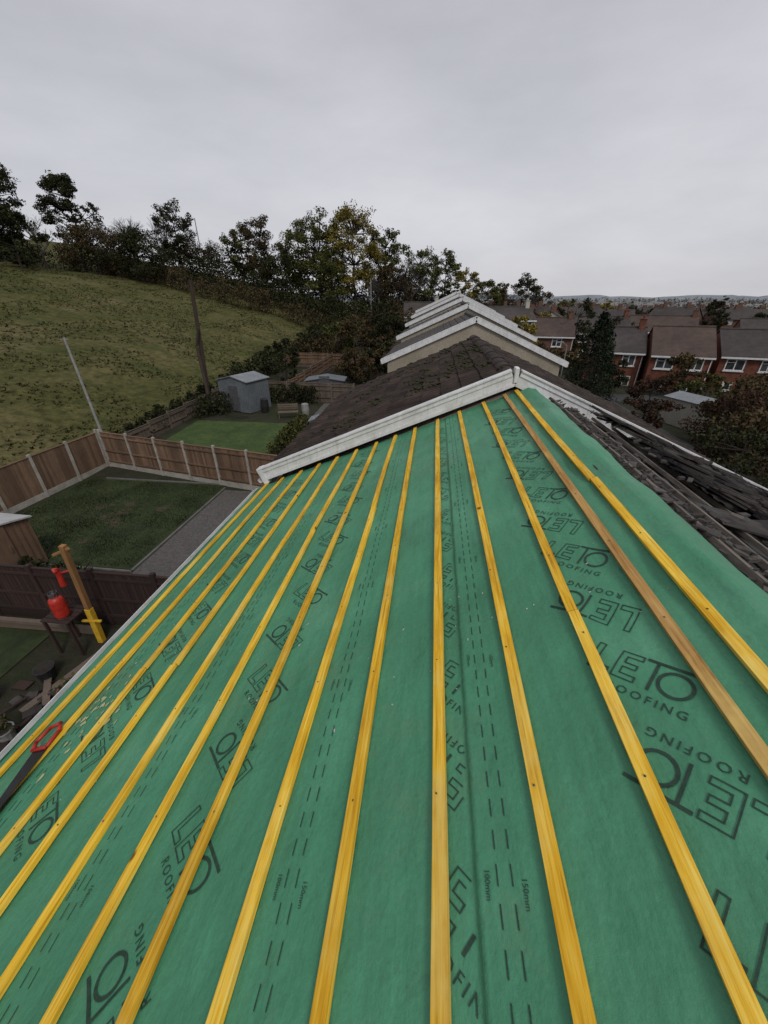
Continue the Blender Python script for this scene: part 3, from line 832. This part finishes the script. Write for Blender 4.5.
def pole(name,base,top,r0,r1,mat):
    b=MB(); b.cone(base,top,r0,r1,10); return b.obj(name,mat,smooth=False)
z=G(-17,28.2)
up=pole('utility_pole',(-17.0,28.2,z-.1),(-16.45,28.2,9.1),.17,.12,WOODP)
x=MB(); x.beam((-16.85,28.0,8.75),(-16.1,28.3,8.75),.07,.07)
x.cone((-16.9,28.0,4.9),(-16.15,26.9,z),.10,.12,8)
for t in(-16.8,-16.2): x.cone((t,28.1,8.78),(t,28.1,8.95),.035,.03,8)
x.cone((-16.8,27.9,5.1),(-16.45,27.9,6.2),.09,.09,8)
x.obj('crossarm_and_brace',WOODP,up)
z=G(-20,20.7)
lp=pole('street_pole',(-19.9,20.7,z-.2),(-20.7,21.3,6.05),.085,.06,GREYP)
a=MB(); a.beam((-20.95,21.3,5.95),(-20.45,21.3,5.98),.07,.06); a.obj('cap',GREYP,lp)
wr_=MB()
def wire(a,b,sag,r=.012):
    a=Vector(a);b=Vector(b);n=14;pr=None
    for i in range(n+1):
        t=i/n;p=a+(b-a)*t;p.z-=sag*4*t*(1-t)
        if pr is not None: wr_.cone(pr,p,r,r,4,False)
        pr=p
wire((-16.5,28.2,8.9),(-12,88,12.5),1.2)
wr_.obj('overhead_wire',BLACK)
for (px,py,h) in((-50,92,12.0),(-13,86,8.0)):
    pole('utility_pole',(px,py,G(px,py)-.2),(px,py,G(px,py)+h),.13,.09,GREYP)
sl=MB(); z=G(12,40)
sl.cone((12.1,40,z),(12.1,40,z+.9),.09,.09,8); sl.cone((12.1,40,z+.9),(12.1,40,4.2),.055,.045,8)
sl.cone((12.1,40,4.2),(11.7,40,4.5),.035,.03,6); sl.obox((11.45,40,4.52),Vector((1,0,0)),Vector((0,1,0)),Vector((0,0,1)),.28,.09,.05)
sl.obj('street_lamp',GREYP)

wp=MB(); wp.beam((-8.2,6.3,1.15),(-8.08,6.3,3.05),.12,.11,Vector((0,1,0)))
wp.beam((-8.45,6.3,2.75),(-7.95,6.3,2.98),.05,.06)
post=wp.obj('wooden_post',POSTW,bevel=.006)
b=MB(); b.beam((-8.27,6.3,-.05),(-8.205,6.3,1.15),.15,.13,Vector((0,1,0))); b.beam((-8.5,6.25,.75),(-7.95,6.25,.80),.06,.05); b.obj('yellow_sleeve',YEL,post,bevel=.008)
def gas_bottle(x,y,z):
    e=empty('gas_bottle',(x,y,z)); b=MB()
    prof=[(.0,.02),(.13,.02),(.155,.06),(.16,.12),(.16,.48),(.145,.55),(.10,.60),(.05,.63),(.04,.66),(0,.66)]
    n=18;P=[]
    for r,h in prof:
        for i in range(n): P.append((r*math.cos(6.283*i/n),r*math.sin(6.283*i/n),h))
    F=[(j*n+i,j*n+(i+1)%n,(j+1)*n+(i+1)%n,(j+1)*n+i) for j in range(len(prof)-1) for i in range(n)]
    b.add(P,F); b.obj('body',RED,e,smooth=True)
    c=MB(); c.cone((0,0,0),(0,0,.05),.13,.13,18)
    for i in range(12):
        a=6.283*i/12; a2=6.283*(i+1)/12
        if i%4!=3: c.beam((.09*math.cos(a),.09*math.sin(a),.68),(.09*math.cos(a2),.09*math.sin(a2),.68),.008,.12)
    c.cone((0,0,.66),(0,0,.72),.025,.02,10); c.cone((0,0,.70),(.06,0,.70),.015,.015,8); c.obj('collar_and_valve',STEEL,e)
pl=MB()
for k in range(5): pl.box(-9.05,-8.32,5.78+k*.13,5.89+k*.13,1.10,1.13)
for xx in(-9.0,-8.38):
    for yy in(5.82,6.36): pl.box(xx-.03,xx+.03,yy-.03,yy+.03,0,1.098)
pl.obj('work_bench',FENCED)
gas_bottle(-8.6,6.0,1.132)
b=MB(); b.cone((-8.44,6.2,1.95),(-8.42,6.2,2.35),.07,.055,10); b.lump((-8.43,6.18,2.4),.075); b.beam((-8.44,6.2,2.3),(-8.2,6.28,2.34),.03,.03); b.obj('red_lantern',RED)
tb=MB(); tb.beam((-12.8,6.3,.42),(-9.1,6.35,.42),.12,.10); tb.beam((-12.6,6.4,.16),(-8.4,6.5,.16),.10,.22)
tb.obj('timber_sleeper',FENCEG)
tb=MB(); tb.beam((-7.9,6.1,.06),(-8.4,4.2,.10),.18,.05); tb.beam((-8.9,5.4,.10),(-8.0,4.4,.13),.14,.04);tb.beam((-7.3,5.6,.10),(-6.6,3.6,.13),.14,.04)
tb.obj('scrap_timber',FENCEG)
def pot(x,y,r,h,mat,plant=True):
    e=empty('plant_pot',(x,y,0)); b=MB(); b.cone((0,0,.0),(0,0,h),r*.72,r,14); b.cone((0,0,h),(0,0,h+.03),r*1.08,r*1.08,14); b.obj('pot',mat,e)
    s=MB(); s.cone((0,0,h+.03),(0,0,h+.036),r*.9,r*.9,12); s.obj('soil',SOIL,e)
    if plant:
        l=MB()
        for i in range(60): l.quad_leaf((random.gauss(0,r*.5),random.gauss(0,r*.5),h+abs(random.gauss(.12,.1))),.05)
        l.obj('leaves',L_GREEN,e)
TERRA=noisemat('terracotta',(.14,.06,.035),(.20,.09,.055),6,.9)
pot(-8.65,5.1,.2,.34,BLACK,False);pot(-9.4,4.4,.18,.3,TERRA);pot(-7.6,4.7,.22,.36,TERRA);pot(-8.2,3.7,.17,.28,GREYP);pot(-7.3,3.3,.2,.3,TERRA);pot(-9.0,3.4,.2,.3,BLACK)
for nm_,mt_,cnt in(('scrap_pile',FENCED,34),('broken_tile_pile',TILE2,24),('scrap_offcuts',PAVE,5)):
    jk=MB()
    for i in range(cnt):
        c=Vector((U(-9.2,-5.6),U(2.2,5.2),U(.03,.16))); a=U(0,3.14)
        jk.obox(c,Vector((math.cos(a),math.sin(a),U(-.15,.15))).normalized(),Vector((-math.sin(a),math.cos(a),0)),Vector((0,0,1)),U(.06,.34),U(.02,.13),U(.008,.05))
    jk.obj(nm_,mt_)

sw=empty('hand_saw')
def PX(x,y,o): return LP(sX(x),y,o+.034)
bl=MB()
P=[PX(-2.37,.80,0),PX(-2.43,.80,0),PX(-2.56,1.24,0),PX(-2.43,1.24,0)]
P+= [p+Vector((0,0,.004)) for p in P]
bl.add(P,[(0,3,2,1),(4,5,6,7),(0,1,5,4),(1,2,6,5),(2,3,7,6),(3,0,4,7)]); bl.obj('blade',BLACK,sw)
hd=MB(); pts=[PX(-2.43,1.22,.012),PX(-2.44,1.33,.016),PX(-2.50,1.40,.016),PX(-2.57,1.37,.016),PX(-2.585,1.27,.014),PX(-2.55,1.21,.012)]
for p,q in zip(pts,pts[1:]+pts[:1]): hd.cone(p,q,.013,.013,8)
hd.obj('handle',RED,sw,smooth=True)

# ---------------------------------------------------------------- vegetation
def leafy_tree(name,x,y,h,w,mat,n=34,leaves=75,leaf=.30,bark=BARK,zb=None,crown0=.28,squash=1.0,sparse=1.0):
    z=G(x,y) if zb is None else zb; e=empty(name,(x,y,z)); t=MB();l=MB()
    if leaf>=.26: leaf*=.60; leaves*=2.3
    lean=Vector((U(-.06,.06),U(-.06,.06),1))
    seg=6; pr=Vector((0,0,-.3)); rr=h*.022+.05
    spine=[]
    for i in range(1,seg+1):
        p=lean*(h*.8*i/seg)+Vector((U(-.03,.03)*h*.5,U(-.03,.03)*h*.5,0)); r2=rr*.78
        t.cone(pr,p,rr,r2,7,False); pr=p; rr=r2; spine.append(p)
    for i in range(n):
        th=U(0,6.283); zz=U(crown0,1.0); k=(zz-crown0)/(1-crown0)
        prof=math.sin(math.pi*min(.97,max(.06,k*.86+.10)))**.6
        rad=w/2*prof*math.sqrt(U(.12,1))*U(.75,1.12)
        c=Vector((rad*math.cos(th),rad*math.sin(th)*squash,h*zz*U(.93,1.02)))
        s=min(spine,key=lambda q:(q-c).length+ (5 if q.z>c.z else 0))
        mid=(s+c)/2+Vector((0,0,U(-.3,.3)))
        t.cone(s,mid,h*.008,h*.005,4,False); t.cone(mid,c,h*.005,h*.002,4,False)
        tips=[c]
        for q in range(5):
            d=Vector((random.gauss(0,1),random.gauss(0,1),abs(random.gauss(0,1)))).normalized()*w*U(.07,.15)
            t.cone(c,c+d,h*.0025,.01,3,False); tips.append(c+d*.8)
        cr=w*U(.045,.085)
        for q in range(int(leaves*U(.4,1.3)*sparse)):
            o=ball(1); o.z*=.7
            l.quad_leaf(random.choice(tips)+o*cr,leaf)
    t.obj('trunk_and_limbs',bark,e); l.obj('foliage',mat,e); return e
def bare_tree(name,x,y,h,bark=BARKG,depth=5,zb=None,leafm=None,spread=.55):
    z=G(x,y) if zb is None else zb; e=empty(name,(x,y,z)); t=MB();l=MB()
    def grow(p,d,L,r,k):
        q=p+d*L; m=(p+q)/2+Vector((U(-1,1),U(-1,1),0))*L*.06
        t.cone(p,m,r,r*.85,5 if k>2 else 3,False); t.cone(m,q,r*.85,r*.7,5 if k>2 else 3,False)
        if k==0:
            if leafm:
                for i in range(4): l.quad_leaf(q+ball(.45),.12)
            return
        for i in range(3 if k<4 else 4):
            dd=(d+Vector((random.gauss(0,spread),random.gauss(0,spread),U(0,.35)))).normalized()
            grow(q if i<2 else p+(q-p)*U(.55,.9),dd,L*U(.62,.82),max(.022,r*.58),k-1)
    grow(Vector((0,0,-.2)),Vector((U(-.05,.05),0,1)),h*.26,h*.02,depth)
    t.obj('trunk_and_limbs',bark,e)
    if leafm: l.obj('foliage',leafm,e)
def hedge(name,pts,r,mat,dens=26,leaf=.28,hvar=.4,bark=BARK):
    e=empty(name); l=MB();t=MB()
    for (a,b) in zip(pts,pts[1:]):
        L=math.hypot(b[0]-a[0],b[1]-a[1]); n=max(2,int(L/(r*.55)))
        for i in range(n):
            k=i/n; x=a[0]+(b[0]-a[0])*k+random.gauss(0,r*.25); y=a[1]+(b[1]-a[1])*k+random.gauss(0,r*.25)
            hh=(a[2]+(b[2]-a[2])*k)*U(1-hvar,1+hvar); z=G(x,y)
            t.cone((x,y,z-.1),(x+U(-.4,.4),y,z+hh*.75),.07,.03,4,False)
            for q in range(3): t.cone((x,y,z+hh*.3),(x+random.gauss(0,r*.5),y+random.gauss(0,r*.5),z+hh*U(.7,1.0)),.04,.015,3,False)
            for j in range(int(dens*hh)):
                zz=U(.02,1)**.8*hh; wd=r*1.15*math.sqrt(max(.08,1-(zz/hh)**2)); o=ball(1)
                l.quad_leaf((x+o.x*wd,y+o.y*wd,z+zz),leaf)
    l.obj('foliage',mat,e);t.obj('stems',bark,e)

leafy_tree('oak_tree',-78,70,15,14,L_DARK,76,115,.34)
leafy_tree('oak_tree',-84,73,14,13,L_DARK,64,110,.34)
leafy_tree('oak_tree',-87,82,15,13,L_DARK,46,90,.36)
leafy_tree('oak_tree',-69,68,7.5,9,L_DARK,34,95,.32,crown0=.1)
bare_tree('bare_tree',-70,74,11.5)
leafy_tree('ash_tree',-71,84,14.5,10,L_DARK,56,100,.30)
leafy_tree('hawthorn_tree',-79,74,5.5,9,L_BRN,34,90,.28,crown0=.1)
leafy_tree('hawthorn_tree',-64,79,7,13,L_BRN,44,100,.28,crown0=.08)
leafy_tree('hawthorn_tree',-56,80,7.5,12,L_DARK,44,100,.28,crown0=.08)
bare_tree('bare_tree',-61,87,14.5,BARK)
bare_tree('bare_tree',-65,86,13,BARK)
leafy_tree('ash_tree',-55,92,13.5,10,L_DARK,46,80,.30)
bare_tree('bare_tree',-57,88,13.5)
bare_tree('bare_tree',-49,93,13,BARK,5,None,L_BRN)
leafy_tree('oak_tree',-44,98,12,10,L_GREEN,40,80,.30)
leafy_tree('ash_tree',-38,96,14.5,11,L_BRN,44,80,.28)
leafy_tree('oak_tree',-31,100,15.5,11,L_GREEN,44,85,.3)
leafy_tree('oak_tree',-25,94,17.5,13,L_GREEN,70,95,.32)
leafy_tree('sycamore_tree',-17.5,93,19.5,13,L_YEL,76,90,.30)
leafy_tree('oak_tree',-21,89,13,11,L_GREEN,50,95,.30,crown0=.1)
leafy_tree('sycamore_tree',-12.0,99,17,11,L_GREEN,54,90,.32)
leafy_tree('ash_tree',-33,90,9,10,L_DARK,40,90,.28,crown0=.1)
bare_tree('bare_tree',-8.5,98,15)
bare_tree('bare_tree',-14,92,13,BARKG)
bare_tree('bare_tree',-6,97,14.5,BARKG)
leafy_tree('oak_tree',-9,94,10,10,L_BRN,44,90,.28,crown0=.1)
leafy_tree('sycamore_tree',-4.0,102,13,10,L_GREEN,46,80,.3)
bare_tree('bare_tree',-2,108,13)
leafy_tree('ash_tree',1.5,110,13,9,L_GREEN,40,80,.3)
leafy_tree('sycamore_tree',7,116,12.5,9,L_YEL,40,80,.3)
leafy_tree('sycamore_tree',12,112,12,9,L_GREEN,40,80,.3)
leafy_tree('ash_tree',16,122,13,9,L_BRN,38,80,.3)
bare_tree('bare_tree',20,122,15,BARKG,5,None,L_BRN)
bare_tree('bare_tree',23,118,14,BARKG)
leafy_tree('ash_tree',24,124,15.5,10,L_DARK,46,90,.3)
leafy_tree('ash_tree',29,130,13,9,L_BRN,36,80,.3)
hedge('hedgerow',[(-92,70,4),(-76,75,3.6),(-62,84,5),(-50,90,4.5),(-38,88,4.2),(-28,86,4.5),(-18,84,4),(-8,88,3.5)],2.6,L_DARK,75,.20)
hedge('hedgerow',[(-66,82,4),(-52,80,3),(-40,78,3.5),(-24,76,3),(-15,78,2.6),(-4,80,2.5)],1.9,L_BRN,66,.18)
hedge('hedgerow',[(-60,98,6),(-35,104,7),(-10,108,6.5),(12,118,5),(34,128,5)],3.2,L_DARK,60,.3)
def treemass(name,n,ya,yb,mat,hh,leaf,th):
    fm=MB()
    for i in range(n):
        y=U(ya,yb); x=U(-.12,1.25)*y; hv=noise.noise(Vector((x*.05,y*.02,4)))
        if hv<th: continue
        z=G(x,y)+.5+U(0,hh)*(.6+1.2*max(0,hv))
        for q in range(5): fm.quad_leaf((x+random.gauss(0,1.3),y+random.gauss(0,1.3),z+random.gauss(0,.9)),leaf)
    fm.obj(name,mat)
treemass('distant_trees',3600,135,330,L_DARK,8,.6,.02)
treemass('distant_trees',900,135,330,L_YEL,7,.5,.12)
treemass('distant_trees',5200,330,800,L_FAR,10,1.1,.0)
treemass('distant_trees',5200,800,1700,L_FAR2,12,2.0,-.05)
hedge('privet_hedge',[(-17.9,18,1.0),(-17.7,24,1.2),(-17.4,30,1.5)],.5,L_DARK,150,.10,.25)
hedge('garden_shrubs',[(-16.4,25.6,1.3),(-13,30.2,1.4),(-9,30,1.0)],.7,L_DARK,130,.10,.4)
hedge('garden_shrubs',[(-8.6,20,.7),(-8.4,25,.9)],.4,L_GREEN,150,.08,.4)
leafy_tree('conifer_bush',-7.2,37.5,5.2,5.4,L_BRN,46,170,.11,crown0=.05)
leafy_tree('conifer_bush',-4.2,38.5,5.2,4.6,L_DARK,46,170,.11,crown0=.05)
leafy_tree('garden_tree',-13.5,36,3.6,3.4,L_DARK,30,130,.11,crown0=.05)
leafy_tree('garden_tree',-10.5,47,4.5,4,L_GREEN,30,110,.14,crown0=.2)
leafy_tree('garden_tree',-7,60,5,6,L_DARK,32,110,.17,crown0=.1)
hedge('garden_shrubs',[(-16,46,2),(-12,52,2.4),(-8,66,3),(-5,74,3)],1.4,L_BRN,66,.18)
hedge('garden_shrubs',[(-17.5,32,1.5),(-17,46,2),(-16,60,2.4),(-14,74,3)],1.2,L_DARK,66,.18)
hedge('garden_shrubs',[(-12.6,8.6,.6),(-10,8.2,.5)],.4,L_DARK,140,.07)
def conifer(name,x,y,h,w,zb=None):
    z=G(x,y) if zb is None else zb; e=empty(name,(x,y,z)); t=MB();l=MB()
    t.cone((0,0,-.3),(0,0,h*.95),h*.02+.06,.02,7,False)
    for i in range(int(h*42)):
        k=U(.04,1)**1.1; r=w/2*(1-k)**.75*U(.6,1.12); th=U(0,6.283); c=Vector((r*math.cos(th),r*math.sin(th),h*k))
        t.cone((0,0,h*k*.96),c,.025,.01,3,False)
        for q in range(14): l.quad_leaf(c+ball(.38),.11)
    t.obj('trunk_and_limbs',BARK,e); l.obj('foliage',L_CON,e)
conifer('conifer_tree',14.4,39,7.6,4.6)
conifer('conifer_tree',16.6,43,6.8,3.6)
leafy_tree('garden_tree',17.0,22.5,4.6,5.5,L_RED,54,170,.075,crown0=.12)
bare_tree('bare_tree',18.5,24,7.4,BARK,5,None,L_BRN,.6)
bare_tree('bare_tree',15.6,20,5.6,BARKG,5,None,L_BRN,.6)
leafy_tree('garden_tree',21.5,29,4.8,5.4,L_BRN,46,140,.10,crown0=.15)
leafy_tree('garden_tree',16.0,31,4.0,4,L_RED,36,140,.10,crown0=.1)
leafy_tree('garden_tree',13,17,3.6,4.2,L_DARK,36,160,.075,crown0=.1)
leafy_tree('garden_tree',27,48,4.2,5,L_BRN,32,120,.13,crown0=.15)
leafy_tree('garden_tree',20.5,49,3.4,4,L_DARK,30,120,.13,crown0=.1)
leafy_tree('garden_tree',24,38,3.6,4,L_GREEN,30,120,.12,crown0=.1)
leafy_tree('garden_tree',34,42,4.2,5,L_RED,32,120,.13,crown0=.15)
leafy_tree('garden_tree',39,46,4.0,5,L_BRN,32,120,.13,crown0=.15)
leafy_tree('garden_tree',11.5,60,6,5.5,L_YEL,32,90,.16,crown0=.15)
for i in range(26):
    y=U(64,130); x=U(.22,1.05)*y
    leafy_tree('street_tree',x,y+5,U(7,11),U(5,8),random.choice([L_BRN,L_DARK,L_GREEN,L_YEL,L_DARK]),28,65,.28,zb=-2.2,crown0=.15)
hedge('garden_hedge',[(10.4,20,1.6),(11,32,1.8),(11,46,2),(12,60,3)],.8,L_DARK,90,.14)
hedge('garden_hedge',[(19.8,24,1.4),(24,32,1.8),(34,41,1.8),(50,40,2)],.9,L_BRN,80,.15)
hedge('garden_hedge',[(13,66,2.5),(30,68,3),(60,62,4)],1.6,L_BRN,50,.24)

gm=MB()
for i in range(26000):
    x=-18.3-abs(U(0,1)**1.3)*60; y=U(6,100)
    if noise.noise(Vector((x*.22,y*.22,8)))<-.12: continue
    z=G(x,y); h=U(.05,.17)
    for q in range(3):
        a=U(0,6.283); w=.06+.03*R(); dx,dy=math.cos(a)*w,math.sin(a)*w; l1,l2=random.gauss(0,.14),random.gauss(0,.14)
        gm.add([(x-dx,y-dy,z-.03),(x+dx,y+dy,z-.03),(x+dx*.3+l1,y+dy*.3+l2,z+h),(x-dx*.3+l1,y-dy*.3+l2,z+h*.9)],[(0,1,2,3)])
gm.obj('field_grass',L_GRASS)
gm=MB()
for i in range(22000):
    x=U(-16.8,-9.7); y=U(9.3,15.8)
    a=U(0,6.283); w=.014; dx,dy=math.cos(a)*w,math.sin(a)*w; h=U(.02,.08)*(1+noise.noise(Vector((x,y,2))))
    gm.add([(x-dx,y-dy,.02),(x+dx,y+dy,.02),(x+random.gauss(0,.02),y+random.gauss(0,.02),.03+h)],[(0,1,2)])
gm.obj('lawn_grass',leafmat('lawn_blade',[(.018,.030,.009),(.030,.046,.013),(.052,.062,.024)]))
bp=MB()
for i in range(14):
    cx,cy=U(-15,-11),U(10,13.5); n=9; r=U(.08,.35)
    bp.add([(cx+r*U(.5,1.3)*math.cos(6.283*k/n),cy+r*U(.5,1.3)*math.sin(6.283*k/n),.037+.0005*i) for k in range(n)],[tuple(range(n))])
bp.obj('bare_soil_patches',noisemat('dry_soil',(.045,.040,.020),(.075,.062,.036),6,.95,30))

# ---------------------------------------------------------------- sky, sun, camera
w=bpy.data.worlds.new('World'); scene.world=w; w.use_nodes=True; nt=w.node_tree
bg=nt.nodes['Background']
sky=nt.nodes.new('ShaderNodeTexSky'); sky.sky_type='NISHITA'; sky.sun_disc=False
sky.sun_elevation=math.radians(48); sky.sun_rotation=math.radians(150); sky.dust_density=4
tc=nt.nodes.new('ShaderNodeTexCoord')
mp=nt.nodes.new('ShaderNodeMapping'); mp.inputs['Scale'].default_value=(1,1,3.2); nt.links.new(tc.outputs['Generated'],mp.inputs[0])
n=noise_n(nt,mp.outputs[0],1.5,7,.55)
cl=ramp(nt,n,[(.28,(3.80,3.84,4.18)),(.50,(4.60,4.64,4.98)),(.72,(5.45,5.47,5.80))])
sx=nt.nodes.new('ShaderNodeSeparateXYZ'); nt.links.new(tc.outputs['Generated'],sx.inputs[0])
gr=ramp(nt,sx.outputs[2],[(.0,(1.14,1.13,1.11)),(.18,(1.10,1.10,1.10)),(.55,(.84,.84,.86)),(1.0,(1.30,1.30,1.31))])
cc=mixc(nt,1.0,cl,gr,'MULTIPLY')
fin=mixc(nt,.95,sky.outputs[0],cc)
nt.links.new(fin,bg.inputs['Color']); bg.inputs['Strength'].default_value=.117
sun=bpy.data.lights.new('sun','SUN'); sun.energy=1.5; sun.angle=math.radians(15); sun.color=(1,.97,.92)
so=bpy.data.objects.new('sun',sun); scene.collection.objects.link(so)
el,az=math.radians(48),math.radians(150)
d=Vector((math.sin(az)*math.cos(el),math.cos(az)*math.cos(el),math.sin(el)))
so.rotation_euler=d.to_track_quat('Z','Y').to_euler(); so.location=(0,0,40)
cam=bpy.data.cameras.new('camera'); co=bpy.data.objects.new('camera',cam); scene.collection.objects.link(co)
cam.sensor_fit='HORIZONTAL'; cam.sensor_width=36; cam.lens=18; cam.clip_start=.05; cam.clip_end=12000
co.location=(0,0,7.9); co.rotation_euler=(math.radians(61.1),0,math.radians(6.9))
scene.camera=co
